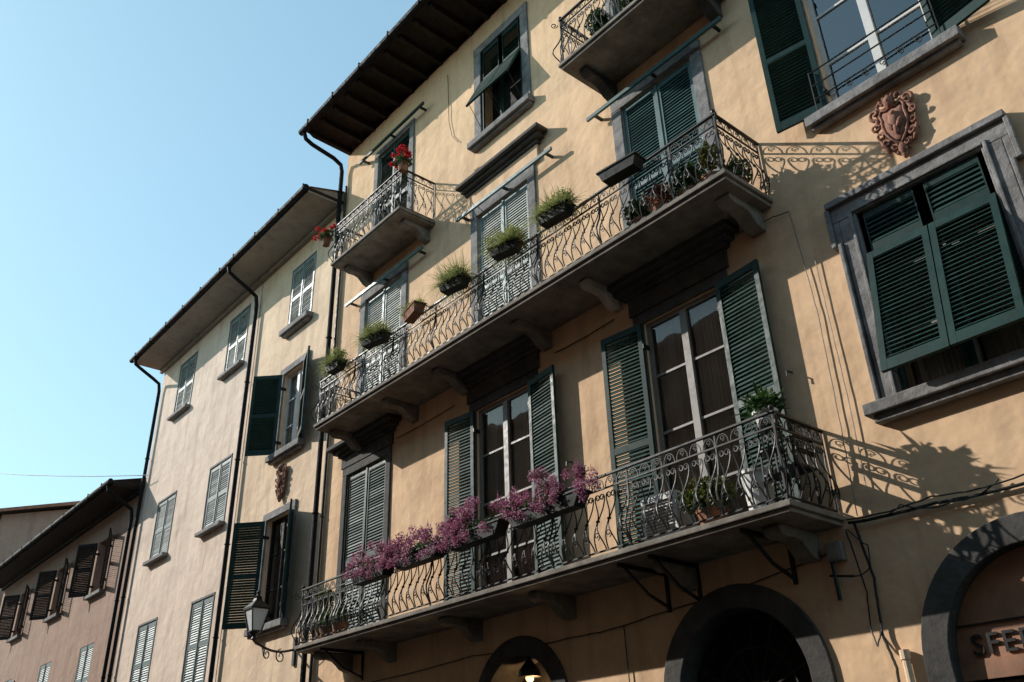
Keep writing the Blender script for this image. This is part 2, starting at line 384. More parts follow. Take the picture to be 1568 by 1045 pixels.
def trough(mb,c,L,W,H,mat,tilt=0):
    x,y,z=c; a=V((math.cos(tilt),math.sin(tilt),0)); 
    vs=[]
    for hh,k in ((0,.82),(H,1),(H,.93),(H*.85,.9)):
        for sx,sy in ((-1,-1),(1,-1),(1,1),(-1,1)):
            p=V((x,y,z+hh))+a*(sx*L/2*k)+V((-a.y,a.x,0))*(sy*W/2*k); vs.append(p)
    fs=[(3,2,1,0)]
    for l in range(3):
        for k in range(4): fs.append((l*4+k,l*4+(k+1)%4,(l+1)*4+(k+1)%4,(l+1)*4+k))
    fs.append((12,13,14,15)); mb.add(vs,fs,mat)
    b=V((-a.y,a.x,0))
    for sy in (-1,1): mb.obox(V((x,y,z+H-.02)),a,b,Z,(-L/2-.01,sy*W/2-.01,0),(L/2+.01,sy*W/2+.01,.022),mat)
    for sx in (-1,1): mb.obox(V((x,y,z+H-.02)),a,b,Z,(sx*L/2-.01,-W/2+.0105,0),(sx*L/2+.01,W/2-.0105,.022),mat)
# ================================================================= MAIN BUILDING
main=empty('apartment_building')
H0=15.42; XL=-14.85; XR=7
A4=(-13.4,-12.2,11.55,14.45);B4=(-9.8,-8.62,12.5,14.68);C4=(-6.4,-5.2,11.55,14.45);D4=(-3.4,-2.15,12.5,14.68)
A3=(-13.62,-12.32,7.98,10.85);B3=(-9.95,-8.62,7.98,10.85);C3=(-6.48,-5.16,7.98,10.85);D3=(-3.42,-2.15,8.6,10.9)
A2=(-13.95,-12.62,4.05,7.2);B2=(-10.06,-8.75,4.05,7.17);C2=(-6.52,-5.3,4.05,7.17);D2=(-3.43,-2.08,5.0,7.15)
E=[(.3,1.6,12.5,14.68),(.3,1.6,8.6,10.9),(.3,1.6,5.0,7.15),(4,5.3,12.5,14.68),(4,5.3,8.6,10.9),(4,5.3,5.0,7.15)]
ar=[(-12.9,.72,2.4),(-9.22,.70,2.68),(-5.75,.80,2.6),(-2.75,.84,2.6),(.6,.84,2.6),(4.2,.84,2.6)]
mb=MB()
facade(mb,XL,XR,0,H0,0,[A4,B4,C4,D4,A3,B3,C3,D3,A2,B2,C2,D2]+E,'ochre',ar)
mb.add([(XL,0,0),(XL,0,H0),(XL,10,H0),(XL,10,0)],[(0,1,2,3)],'ochre')
mb.add([(XR,0,0),(XR,10,0),(XR,10,H0),(XR,0,H0)],[(0,1,2,3)],'ochre')
mb.add([(XL,10,0),(XL,10,H0),(XR,10,H0),(XR,10,0)],[(0,1,2,3)],'ochre')
mb.obj('walls',main)
# roof
mb=MB(); ov=1.13
mb.box(XL-.0,XR+.3,-ov,10.2,H0+.12,H0+.16,'brown')
x=XL+.06
while x<XR:
    mb.prism([(.0,H0+.1195),(-ov+.06,H0+.1195),(-ov+.06,H0+.06),(-ov+.16,H0-.0),(0,H0-.03)],x,x+.1,'brown'); x+=.52
for k in range(5): mb.box(XL,XR,-ov+.18+k*.2,-ov+.20+k*.2,H0+.1165,H0+.1195,'brown')
mb.add([(XL-.05,-ov-.0,H0+.17),(XR+.3,-ov-.0,H0+.17),(XR+.3,4.5,H0+1.9),(XL-.05,4.5,H0+1.9),(XR+.3,10.3,H0+.2),(XL-.05,10.3,H0+.2)],[(0,1,2,3),(3,2,4,5)],'tile')
mb.add([(XL-.03,-ov,H0+.16),(XL-.03,4.5,H0+1.89),(XL-.03,10.3,H0+.16)],[(0,1,2)],'brown')
mb.tube([(XL-.12,-ov-.06,H0+.14),(XR+.3,-ov-.06,H0+.14)],.08,'gutter',10)
x=XL+.3
while x<XR: mb.box(x-.010,x+.010,-ov-.146,-ov-.0,H0+.06,H0+.235,'gutter'); x+=1.1
gp=[(XL,-ov-.05,H0+.1),(XL-.02,-ov+.02,H0-.05),(XL-.03,-ov+.2,H0-.12),(XL-.04,-.35,H0-.22),(XL-.04,-.16,H0-.32),(XL-.04,-.12,H0-.5)]
mb.tube(gp+[(XL-.04,-.12,0)],.05,'gutter',10)
for z in np.arange(1,15,1.9): mb.tube([(XL-.04+.062*math.cos(a),-.12+.062*math.sin(a),z) for a in np.linspace(0,6.28,12)],.01,'gutter')
mb.tube([(XL+.12,-.06,H0-1),(XL+.12,-.06,0)],.028,'iron',8)
mb.obj('roof_and_gutter',main)
# stone frames etc.
mb=MB()
for r in (B4,D4,E[0],E[3]): frame(mb,*r,w=.2)
for r in (A4,C4): frame(mb,*r,w=.16,sill=False)
for r in (A3,B3,C3): frame(mb,*r,w=.19,sill=False)
for r in (D3,E[1],E[4]): frame(mb,*r,w=.2)
mb.box(-10.18,-8.30,-.06,0,11.05,11.38,'ochre')
for k,(p,q) in enumerate(((.10,11.38),(.17,11.45),(.26,11.52))): mb.box(-10.22-.04*k,-8.26+.09*k,-p,0,q+.0005,q+.07,'stoned')
for r in (A2,B2,C2):
    frame(mb,*r,w=.15,sill=False,head=.15,mat='stoned'); doorhood(mb,r[0],r[1],r[3]+.16,7.81)
for r in (D2,E[2],E[5]):
    x0,x1,z0,z1=r
    mb.box(x0-.2,x0-.001,-.05,.1,z0,z1,'stone'); mb.box(x1+.001,x1+.2,-.05,.1,z0,z1,'stone')
    mb.box(x0-.27,x1+.27,-.053,.1,z1+.0005,z1+.19,'stone')
    mb.box(x0-.27,x0-.2005,-.053,0,z1-.28,z1,'stone'); mb.box(x1+.2005,x1+.27,-.053,0,z1-.28,z1,'stone')
    mb.box(x0-.30,x1+.30,-.10,0,z1+.1905,z1+.27,'stone')
    mb.box(x0-.255,x0-.21,-.085,-.0,z0,z1-.2805,'stone'); mb.box(x1+.21,x1+.255,-.085,0,z0,z1-.2805,'stone')
    mb.box(x0-.325,x0-.2705,-.085,-.0,z1-.30,z1+.19,'stone'); mb.box(x1+.2705,x1+.325,-.085,0,z1-.30,z1+.19,'stone')
    mb.box(x0-.07,x0-.03,-.075,-.0501,z0,z1+.06,'stone'); mb.box(x1+.03,x1+.07,-.075,-.0501,z0,z1+.06,'stone')
    mb.box(x0-.03,x1+.03,-.075,-.0535,z1+.02,z1+.06,'stone')
    mb.box(x0-.36,x1+.36,-.17,.12,z0-.12,z0-.0005,'stone'); mb.box(x0-.30,x1+.30,-.11,0,z0-.2,z0-.1205,'stone')
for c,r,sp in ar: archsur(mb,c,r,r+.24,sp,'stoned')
mb.obj('stone_surrounds',main,bevel=.010)
# shutters
mb=MB()
closed(mb,*A4,'green'); closed(mb,*C4,'green')
closed(mb,*A3,'pale'); closed(mb,*B3,'pale'); closed(mb,*C3,'teal')
closed(mb,*D4,'green')
for r in E: closed(mb,*r,'green')
closed(mb,*A2,'green')
opened(mb,*B2,'green',6,9); opened(mb,*C2,'green',6,6,w=.66)
opened(mb,*D3,'green',10,10,w=.63,tl=(-40,-40))
def pushed(r,zt,zb_len,ang,mat,back=True):
    x0,x1,z0,z1=r; c=(x0+x1)/2; w=c-x0-.015
    for o in (x0+.008,c+.006):
        mb.box(o,o+.05,-.01,.03,z0+.02,z1-.01,mat); mb.box(o+w-.05,o+w,-.01,.03,z0+.02,z1-.01,mat)
        shutter(mb,(o,.01,zt),X,-Y,w,z1-zt-.01,mat,mid=False)
        t=math.radians(ang+random.uniform(-1.2,1.2)); up=V((0,math.sin(t),math.cos(t))); an=V((0,-math.cos(t),math.sin(t)))
        top=V((o,-.035,zt)); shutter(mb,top-up*zb_len,X,an,w,zb_len,mat,up=up,mid=False,tilt=52)
        for sx in (o+.03,o+w-.03):
            mb.tube([(sx,.0,z0+.15),(sx,-.035-zb_len*math.sin(t)*.9,zt-zb_len*math.cos(t)*.9)],.006,'iron')
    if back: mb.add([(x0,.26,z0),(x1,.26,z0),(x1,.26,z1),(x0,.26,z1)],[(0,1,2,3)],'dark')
pushed(D2,6.62,1.50,13,'green',False); pushed(B4,13.85,.85,24,'green')
awnrail(mb,-14.0,-11.5,14.55,'green')
awnrail(mb,-14.18,-11.42,10.93); awnrail(mb,-10.37,-7.86,10.93); awnrail(mb,-7.04,-4.48,10.93)
mb.obj('shutters',main)
# windows
mb=MB()
casement(mb,B2[0],B2[1],4.07,B2[3],.07,'beige',3); casement(mb,C2[0],C2[1],4.07,C2[3],.07,'beige',3)
casement(mb,D3[0],D3[1],D3[2],D3[3],.12,'white',2,curt=False,gl='glassb')
casement(mb,D2[0],D2[1],D2[2],D2[3],.18,'beige',2)
mb.obj('windows',main)
mb=MB()
for z in (8.78,8.98,9.18): mb.tube([(D3[0]-.1,-.13,z),(D3[1]+.1,-.13,z)],.010,'iron',6)
for i in range(6):
    xx=D3[0]+.12+i*.205
    mb.tube([(xx+p[0],-.13,8.66+p[1]) for p in spiral((0,.06),.05,-1.57,1.3,10)],.006,'iron')
for xx in (D3[0]-.1,D3[1]+.1): mb.tube([(xx,-.13,8.6),(xx,-.13,9.2),(xx,0,9.2)],.009,'iron')
for r in (B2,C2):
    mb.tube([(r[1]+.75,0,5.7),(r[1]+.75,-.12,5.68),(r[1]+.75,-.12,5.62)],.01,'iron')
mb.obj('window_guard',main)
# balconies
balcony(main,-13.77,-4.30,.92,3.92,4.05,.90,[(-13.5,.17,'slab',1),(-12.2,.17,'slab',1),(-10.05,.17,'slab',1),(-8.18,.17,'slab',1),(-6.25,.2,'slab',.8),(-4.72,.2,'slab',1)])
balcony(main,-13.72,-4.36,.92,7.79,7.93,.86,[(-13.5,.17,'slab',1),(-11.75,.17,'slab',1),(-10.3,.17,'slab',1),(-8.34,.17,'slab',1),(-6.93,.15,'slabl',1),(-4.62,.2,'slab',1)])
balcony(main,-13.75,-11.25,.82,11.38,11.50,.92,[(-13.5,.17,'slab',1),(-11.5,.17,'slab',1)])
balcony(main,-6.87,-4.35,.90,11.36,11.50,.92,[(-6.6,.17,'stoned',1),(-4.62,.17,'stoned',1)])
mb=MB()
for xx in (-13.1,-6.6,-6.15,-4.95):
    mb.box(xx-.02,xx+.02,-.8,0,3.90,3.9445,'iron'); mb.box(xx-.021,xx+.021,-.03,0,3.5,3.90,'iron')
    mb.tube([(xx,-.7,3.9),(xx,-.35,3.66),(xx,-.02,3.55)],.02,'iron')
mb.obj('iron_struts',main)
# ground floor details
mb=MB()
c,r,sp=ar[2]
for k in range(9):
    a=math.pi*k/8; mb.tube([(c+.15*math.cos(a),.24,sp-.05+.15*math.sin(a)),(c+r*.97*math.cos(a),.24,sp-.05+r*.97*math.sin(a))],.012,'iron')
for rr in (.15,.48,.78): mb.tube([(c+rr*math.cos(math.pi*k/16),.24,sp-.05+rr*math.sin(math.pi*k/16)) for k in range(17)],.013,'iron')
mb.box(c-r,c+r,.19,.29,sp-.14,sp-.05,'brown')
mb.box(c-r,c-.02,.22,.28,0,sp-.1405,'brown'); mb.box(c+.02,c+r,.22,.28,0,sp-.1405,'brown')
mb.obj('fanlight_door',main)
mb=MB(); c,r,sp=ar[3]
n=24; vs=[(c,.10,sp)]+[(c-r*.995*math.cos(math.pi*k/n),.10,sp+r*.995*math.sin(math.pi*k/n)) for k in range(n+1)]
mb.add(vs,[(0,k+1,k+2) for k in range(n)],'wood')
mb.box(c-r*.995,c+r*.995,.08,.14,sp-.16,sp-.001,'wood'); mb.box(c-r*.93,c+r*.93,.085,.0995,sp+.27,sp+.285,'letter')
mb.box(c-r*.99,c+r*.99,.22,.26,0,sp-.17,'glass')
par=mb.obj('shop_sign_board',main)
def text(body,loc,size,mat,parent,name):
    cu=bpy.data.curves.new(name,'FONT'); cu.body=body; cu.size=size; cu.extrude=.008; cu.space_character=1.15; cu.offset=.002
    o=bpy.data.objects.new(name,cu); sc.collection.objects.link(o); o.rotation_euler=(math.pi/2,0,0); o.location=loc; cu.materials.append(M[mat]); o.parent=parent
text('SFERA',(c-.70,.085,sp+.03),.24,'letter',main,'sign_letters')
text('C',(c-.12,.085,sp+.40),.40,'letter',main,'sign_letters.001')
# ---- small wall fittings
mb=MB()
mb.box(-4.52,-4.36,-.09,0,3.62,3.80,'beige'); mb.box(-4.50,-4.38,-.10,-.0905,3.64,3.78,'beige')
mb.obj('junction_box')
mb=MB()
def cable(pts,r=.012,sag=0,m='iron',seg=10):
    out=[]
    for i in range(len(pts)-1):
        a=V(pts[i]);b=V(pts[i+1])
        for k in range(seg): 
            t=k/seg; out.append(a.lerp(b,t)-Z*(sag*4*t*(1-t))+V((random.uniform(-.003,.003),0,random.uniform(-.004,.004))))
    out.append(V(pts[-1])); mb.tube(out,r,m,6)
cable([(-4.25,-.04,3.95),(-3.4,-.04,3.93),(-2.6,-.04,3.90),(-1.4,-.04,3.92),(1,-.04,3.95),(6.9,-.04,4)],.015,.015)
cable([(-4.25,-.07,3.98),(-3.4,-.06,3.99),(-2.6,-.07,3.96),(1,-.06,4.02),(6.9,-.05,4.1)],.008,.03)
cable([(-4.1,-.05,3.95),(-3.7,-.05,3.99),(-3.2,-.06,3.90),(-2.8,-.05,3.99)],.007,.05)
cable([(-4.18,-.03,7.62),(-4.14,-.03,7.0),(-4.1,-.03,6.2),(-4.12,-.03,4.9),(-4.15,-.03,4.0)],.006,0,'beige')
cable([(-4.9,-.03,7.70),(-4.4,-.03,7.66),(-4.18,-.03,7.62)],.006,0)
cable([(-4.0,-.03,6.9),(-3.98,-.03,5.2),(-4.0,-.03,4.1)],.006,0,'slabl')
cable([(-4.2,-.03,3.95),(-4.12,-.03,3.4),(-4.15,-.04,2.9),(-4.08,-.05,2.6),(-4.12,-.03,2.2)],.014,0)
cable([(-4.3,-.03,3.9),(-4.22,-.03,3.3),(-4.25,-.04,2.95),(-4.2,-.08,2.8),(-4.14,-.04,2.95)],.008,0)
cable([(-4.28,-.03,3.9),(-4.1,-.05,3.7),(-4.12,-.05,3.5),(-4.3,-.04,3.45)],.006,0.02)
cable([(-13.6,-.03,3.45),(-10.2,-.03,3.5),(-8.2,-.03,3.46),(-6.9,-.03,3.50),(-4.5,-.03,3.72)],.007,.03)
cable([(-12.3,-.03,7.42),(-10.6,-.03,7.45)],.008,.02); cable([(-8.2,-.03,7.42),(-7.0,-.03,7.45)],.008,.02)
cable([(-7.3,-.03,3.46),(-7.28,-.03,2.7)],.007,0)
cable([(-10.85,-.03,14.9),(-10.8,-.03,13.6),(-10.7,-.03,13.2),(-10.5,-.03,12.9)],.007,0)
cable([(-15.0,-.25,4.2),(-14.2,-.12,4.4),(-13.9,-.05,4.9)],.008,.05)
mb.obj('electric_cable')
mb=MB(); mb.tube([(-4.50,-.05,3.80),(-4.49,-.05,3.26)],.022,'iron',6); mb.tube([(-4.55,-.05,3.5),(-4.3,-.05,3.45)],.012,'iron',6); mb.obj('wall_hook')
mb=MB(); mb.tube([(-3.98,-.05,2.72),(-3.97,-.05,0)],.035,'cream',10); mb.tube([(-3.98,-.05,2.66),(-3.98,-.05,2.74)],.045,'cream',10); mb.obj('wall_pipe')
# ================================================================= LEFT BUILDING (cream + pink parts)
def eaveb(x0,x1,z,ov,dep,mat='soffit',ridge=1.6):
    mb=MB()
    mb.box(x0,x1,-ov,0,z,z+.05,mat); mb.box(x0,x1,-.10,0,z-.10,z-.0005,mat)
    mb.box(x0-.02,x1+.02,-ov-.02,dep,z+.0505,z+.12,'brown')
    mb.add([(x0-.05,-ov-.0,z+.125),(x1+.05,-ov-.0,z+.125),(x1+.05,dep/2,z+ridge),(x0-.05,dep/2,z+ridge),(x1+.05,dep,z+.15),(x0-.05,dep,z+.15)],[(0,1,2,3),(3,2,4,5)],'tile')
    mb.add([(x0,-ov,z+.12),(x0,dep/2,z+ridge-.01),(x0,dep,z+.12)],[(0,1,2)],mat); mb.add([(x1,-ov,z+.12),(x1,dep/2,z+ridge-.01),(x1,dep,z+.12)],[(0,1,2)],mat)
    mb.tube([(x0-.05,-ov-.07,z+.09),(x1+.03,-ov-.07,z+.09)],.075,'gutter',10)
    x=x0+.4
    while x<x1: mb.box(x-.010,x+.010,-ov-.15,-ov,z+.01,z+.175,'gutter'); x+=1.2
    return mb
def dpipe(mb,x,ov,z,r=.05):
    mb.tube([(x,-ov-.06,z+.05),(x,-ov-.02,z-.12),(x,-ov+.15,z-.22),(x,-.32,z-.45),(x,-.14,z-.56),(x,-.10,z-.8),(x,-.10,0)],r,'gutter',10)
    for zz in np.arange(1,z-1,2.0): mb.tube([(x+.062*math.cos(a),-.10+.062*math.sin(a),zz) for a in np.linspace(0,6.28,12)],.01,'gutter')
ZL=13.98
b2=empty('apartment_building')
W=[(-17.2,-16.08,11.68,13.35),(-17.08,-16.05,8.55,10.5),(-17.2,-16.1,4.92,7.12)]
mb=MB(); facade(mb,-18.93,XL-.004,0,ZL,.012,W,'cream'); 
mb.add([(-18.93,8,0),(XL,8,0),(XL,8,ZL),(-18.93,8,ZL)],[(0,1,2,3)],'cream'); mb.obj('walls',b2)
mb=eaveb(-18.93,XL-.06,ZL,.9,8); dpipe(mb,-18.93,.9,ZL); mb.obj('roof_and_gutter',b2)
mb=MB()
frame(mb,*W[0],w=.03,proj=.0); 
frame(mb,*W[1],w=.16); frame(mb,*W[2],w=.16)
mb.obj('stone_surrounds',b2,bevel=.01)
mb=MB(); closed(mb,*W[0],'pale'); opened(mb,*W[1],'green',45,20,w=.66,tl=(-40,60)); opened(mb,*W[2],'green',42,25,w=.66,tl=(-40,60)); mb.obj('shutters',b2)
mb=MB(); casement(mb,*W[1],.14,'white',2); casement(mb,*W[2],.14,'brown',2,curt=False); mb.obj('windows',b2)
b3=empty('apartment_building')
W=[]
for cx in (-23.55,-20.15):
    W+=[(cx-.57,cx+.57,11.85,13.5),(cx-.6,cx+.6,7.68,9.3),(cx-.6,cx+.6,4.1,6.02)]
mb=MB(); facade(mb,-25.6,-18.934,0,ZL,.004,W,'pink')
mb.add([(-25.6,.004,0),(-25.6,.004,ZL),(-25.6,8,ZL),(-25.6,8,0)],[(0,1,2,3)],'pink'); mb.add([(-25.6,8,0),(-18.93,8,0),(-18.93,8,ZL),(-25.6,8,ZL)],[(0,1,2,3)],'pink'); mb.obj('walls',b3)
mb=eaveb(-25.75,-18.94,ZL,.9,8); dpipe(mb,-25.5,.9,ZL); mb.obj('roof_and_gutter',b3)
mb=MB(); 
for w in W: mb.box(w[0]-.09,w[1]+.09,-.15,.1,w[2]-.09,w[2]-.001,'stone'); mb.box(w[0]-.05,w[0]-.001,-.012,.1,w[2],w[3],'stone'); mb.box(w[1]+.001,w[1]+.05,-.012,.1,w[2],w[3],'stone'); mb.box(w[0]-.052,w[1]+.052,-.014,.1,w[3]+.001,w[3]+.06,'stone')
mb.obj('window_sills',b3,bevel=.01)
mb=MB()
for i,w in enumerate(W): closed(mb,*w,'greyg' if i%3 else 'pale')
mb.obj('shutters',b3)
# ================================================================= FAR LEFT BUILDING
b4=empty('apartment_building')
ZF=10.15
WU=[(cx-.62,cx+.62,7.65,9.3) for cx in (-28.4,-32.6,-37.2)]; WD=[(cx-.62,cx+.62,4.3,6.15) for cx in (-28.3,-32.4,-37)]
mb=MB(); facade(mb,-41,-25.604,0,ZF,.0,WU+WD,'rose'); mb.add([(-41,0,0),(-41,0,ZF),(-41,9,ZF),(-41,9,0)],[(0,1,2,3)],'rose')
mb.add([(-41,9,0),(-25.6,9,0),(-25.6,9,ZF),(-41,9,ZF)],[(0,1,2,3)],'rose'); mb.obj('walls',b4)
mb=eaveb(-41.2,-25.8,ZF,.85,9,'brown'); dpipe(mb,-26.0,.85,ZF); mb.obj('roof_and_gutter',b4)
mb=MB()
for w in WU+WD: mb.box(w[0]-.1,w[1]+.1,-.14,.1,w[2]-.1,w[2]-.001,'stone')
mb.obj('window_sills',b4)
mb=MB()
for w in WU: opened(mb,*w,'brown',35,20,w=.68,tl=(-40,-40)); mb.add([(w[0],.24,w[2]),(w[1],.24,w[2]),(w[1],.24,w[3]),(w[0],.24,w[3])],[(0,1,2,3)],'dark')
for w in WD: closed(mb,*w,'greyg')
mb.obj('shutters',b4)
b5=empty('apartment_building')
mb=MB(); x0,x1=-60,-44
mb.add([(x0,-.2,0),(x1,-.2,0),(x1,-.2,13.9),(x0,-.2,13.9),(x1,10,0),(x0,10,0),(x1,10,13.9),(x0,10,13.9),(x1,4.9,15.3),(x0,4.9,15.3)],[(0,1,2,3),(1,4,6,8,2),(4,5,7,6),(5,0,3,9,7)],'rose'); mb.obj('walls',b5)
mb=MB(); mb.add([(x0,-.8,13.75),(x1+.5,-.8,13.75),(x1+.5,4.9,15.4),(x0,4.9,15.4),(x1+.5,10.6,13.75),(x0,10.6,13.75)],[(0,1,2,3),(3,2,4,5)],'brown')
mb.add([(x0,-.85,13.9),(x1+.55,-.85,13.9),(x1+.55,4.9,15.57),(x0,4.9,15.57),(x1+.55,10.6,13.9),(x0,10.6,13.9)],[(0,1,2,3),(3,2,4,5)],'tile')
mb.add([(x1+.55,-.85,13.75),(x1+.55,4.9,15.4),(x1+.55,4.9,15.57),(x1+.55,-.85,13.9)],[(0,1,2,3)],'tile')
mb.obj('roof',b5)
# ================================================================= OPPOSITE SIDE OF THE STREET (unseen block, added and sized to cut sky fill)
ob=empty('apartment_building')
W=[(cx-.5,cx+.5,z,z+1.7) for cx in np.arange(-40,18,3.6) for z in (4.2,7.6,10.6)]
mb=MB()
for w in W: mb.box(w[0],w[1],-10.06,-10.0,w[2],w[3],'green') ; mb.box(w[0]-.1,w[1]+.1,-10,-9.88,w[2]-.1,w[2]-.002,'stone')
mb.box(-46,22,-17,-10.05,0,12.9,'rose'); mb.box(-46.3,22.3,-17.3,-9.6,12.901,13.1,'tile'); mb.obj('walls',ob)
mb=MB(); mb.add([(-400,-400,0),(400,-400,0),(400,400,0),(-400,400,0)],[(0,1,2,3)],'asphalt'); mb.obj('ground')
mb=MB(); mb.box(-60,20,-1.3,-.05,.004,.13,'slab'); mb.obj('pavement')
# ================================================================= COATS OF ARMS
def arms(cx,z0,z1,w):
    mb=MB(); cz=(z0+z1)/2; h=(z1-z0)/2
    half=[(0,.62),(.25,.56),(.5,.62),(.62,.50),(.56,.30),(.60,.05),(.54,-.22),(.38,-.48),(.18,-.66),(0,-.78)]
    out=half+[(-x,z) for x,z in half[-2:0:-1]]
    def shield(sx,dy0,dome,zc=0):
        n=len(out); vs=[];fs=[]; R=[(1,0),(1,.6),(.9,.85),(.6,1),(.3,1.1),(.02,1.15)]
        for s_,hh in R:
            for x,z in out: vs.append((cx+x*w*sx*s_,dy0-dome*hh,cz+zc+(z*s_)*h*sx))
        for i in range(len(R)-1):
            for k in range(n): fs.append((i*n+k,i*n+(k+1)%n,(i+1)*n+(k+1)%n,(i+1)*n+k))
        fs.append(tuple((len(R)-1)*n+k for k in range(n))); mb.add(vs,fs,'terra')
    shield(1.15,0.0,.05,.03*h); shield(.82,-.045,.045,.05*h)
    mb.tube([(cx+x*w*.95,-.075,cz+.05*h+z*h*.95) for x,z in out],.016,'terra',6,closed=True)
    for sg in (-1,1):
        for (ox,oz,r,a0,tn,rr) in ((.78,.66,.080,3.14,1.3,.026),(.92,.22,.055,1.57,1.2,.022),(.80,-.12,.05,1.57,1.2,.02),(.62,-.45,.055,0,1.3,.022),(.40,.84,.07,3.14,1.2,.024),(.30,-.72,.05,0,1.2,.02),(.16,-.93,.035,0,1.1,.018)):
            mb.tube([(cx+sg*(w*ox+p[0]),-.045-.004*i,cz+h*oz+p[1]) for i,p in enumerate(spiral((0,0),r,a0,tn,12))],.022,'terra',6,rs=[rr-.0009*i for i in range(13)])
        mb.tube([(cx+sg*w*(.55+.35*math.sin(t*3.1)),-.05,cz+h*(.75-1.5*t)) for t in np.linspace(0,1,10)],.02,'terra',6,rs=[.018+.012*math.sin(t*9) for t in np.linspace(0,1,10)])
    mb.ell((cx,-.075,cz+h*.80),(.062,.07,.085),'terra',12,8); mb.ell((cx,-.12,cz+h*.78),(.015,.035,.03),'terra',6,6)
    for k in range(5): mb.ell((cx+(k-2)*.045,-.07,cz+h*(.97-.015*abs(k-2)**2)),(.020,.04,.045),'terra',8,6,rot=-(k-2)*.25)
    mb.ell((cx,-.05,cz-h*.86),(.05,.06,.09),'terra',10,8); mb.ell((cx,-.05,cz-h*1.02),(.03,.04,.06),'terra',10,8)
    mb.ell((cx,-.10,cz+.12*h),(.06,.035,.09),'terra',10,8); mb.ell((cx-.05,-.10,cz-.05*h),(.03,.03,.07),'terra',8,6,rot=.5); mb.ell((cx+.05,-.10,cz-.05*h),(.03,.03,.07),'terra',8,6,rot=-.5)
    mb.ell((cx,-.10,cz-.22*h),(.03,.03,.07),'terra',8,6); mb.ell((cx+.01,-.11,cz+.33*h),(.035,.03,.035),'terra',8,6)
    mb.obj('coat_of_arms',smooth=True)
arms(-2.76,7.54,8.30,.235); arms(-16.64,7.45,8.2,.20)
# ================================================================= STREET LAMP
def lamp(cx,cy,z,wx):
    mb=MB()
    def ring(h,r): return [(cx+r*math.cos(math.pi/4+k*math.pi/2),cy+r*math.sin(math.pi/4+k*math.pi/2),z+h) for k in range(4)]
    a=ring(.06,.12);b=ring(.44,.23);t=ring(.58,.09)
    mb.add(ring(.065,.112)+ring(.435,.22),[(0,1,5,4),(1,2,6,5),(2,3,7,6),(3,0,4,7)],'frost')
    for k in range(4):
        mb.tube([a[k],b[k]],.013,'iron'); mb.tube([a[k],a[(k+1)%4]],.013,'iron'); mb.tube([b[k],b[(k+1)%4]],.018,'iron')
    e=ring(.45,.26); mb.add(e+t,[(0,1,5,4),(1,2,6,5),(2,3,7,6),(3,0,4,7),(0,3,2,1),(4,5,6,7)],'iron')
    mb.add(t+ring(.63,.07),[(0,1,5,4),(1,2,6,5),(2,3,7,6),(3,0,4,7),(4,5,6,7)],'iron')
    mb.lathe((cx,cy,z+.63),[(.06,0),(.075,.02),(.03,.05),(.025,.08),(.04,.10),(.004,.15)],'iron',10)
    mb.lathe((cx,cy,z-.10),[(.02,0),(.05,.03),(.03,.07),(.07,.12),(.10,.15)],'iron',10)
    P=[V((cx,cy,z-.10)).lerp(V((wx,-.02,z-.12)),t_/12)-Z*(.10*math.sin(math.pi*t_/12)) for t_ in range(13)]
    mb.tube(P,.022,'iron',8)
    d=(V((wx,0,0))-V((cx,cy,0))).normalized()
    for (s0,rr) in ((.35,.10),(.7,.13)):
        mb.tube([V((cx,cy,z-.28))+d*(s0+p[0])+Z*p[1] for p in spiral((0,0),rr,1.57,1.3,14)],.012,'iron')
    mb.box(wx-.04,wx+.04,-.03,0.02,z-.4,z+.1,'iron')
    mb.obj('street_lamp')
lamp(-15.12,-1.0,4.42,-15.5); lamp(-30.6,-1.2,4.6,-30.4)
# ================================================================= PLANTS
def flowerbox(cx,L,zb=4.60,y=-1.08):
    mb=MB(); trough(mb,(cx,y,zb),L,.2,.17,'plastic'); 
    leaves(mb,(cx,y,zb+.18),(L*.5,.15,.12),int(450*L),.04,'leaf')
    for k in range(int(L*30)):
        px=cx+random.uniform(-L*.58,L*.58); py=y+random.uniform(-.19,.14)
        hh=random.uniform(.02,.38)*(1-.5*abs(px-cx)/(L*.58))
        leaves(mb,(px,py,zb+.18+hh),(.08,.08,.09),95,.023,'heather')
        if random.random()<.35: leaves(mb,(px,y-.15,zb+.1+random.uniform(-.07,.08)),(.08,.05,.08),60,.022,'heather')
        if random.random()<.25: tuft(mb,(px,py,zb+.25+hh),8,.11,'heather',.6,.006,.03,0)
        if random.random()<.3: leaves(mb,(px,py,zb+.16+hh),(.07,.07,.07),25,.03,'leaf')
    mb.obj('flower_box')
for cx,L in ((-11.2,.95),(-10.0,1.1),(-8.75,1.15),(-7.4,1.3)): flowerbox(cx,L)
for cx,L,t,mt in ((-12.75,.4,.1,'plastic'),(-11.45,.55,.25,'plastic'),(-10.3,.5,-.2,'pot'),(-9.22,.5,.2,'plastic'),(-8.0,.5,.25,'plastic'),(-6.95,.55,.1,'plastic')):
    mb=MB(); trough(mb,(cx,-1.08,8.60),L,.2,.16,mt,t)
    nn=260 if mt=='pot' else 620; hs=random.uniform(.85,1.2)
    tuft(mb,(cx,-1.08,8.72),nn,(.44 if mt!='pot' else .22)*hs,'fern',spread=2.4,w=.007,x_ext=L*.46,droop=.35)
    for j in range(7): leaves(mb,(cx+random.uniform(-.5,.5)*L,-1.08+random.uniform(-.12,.1),8.80+random.uniform(0,.12*hs)),(.13,.10,.06),nn//8,.030,'fern')
    mb.tube([(cx-.15,-.86,8.80),(cx-.15,-1.0,8.80),(cx-.15,-1.0,8.60)],.008,'iron'); mb.tube([(cx+.15,-.86,8.80),(cx+.15,-1.0,8.80),(cx+.15,-1.0,8.60)],.008,'iron')
    mb.obj('hanging_planter')
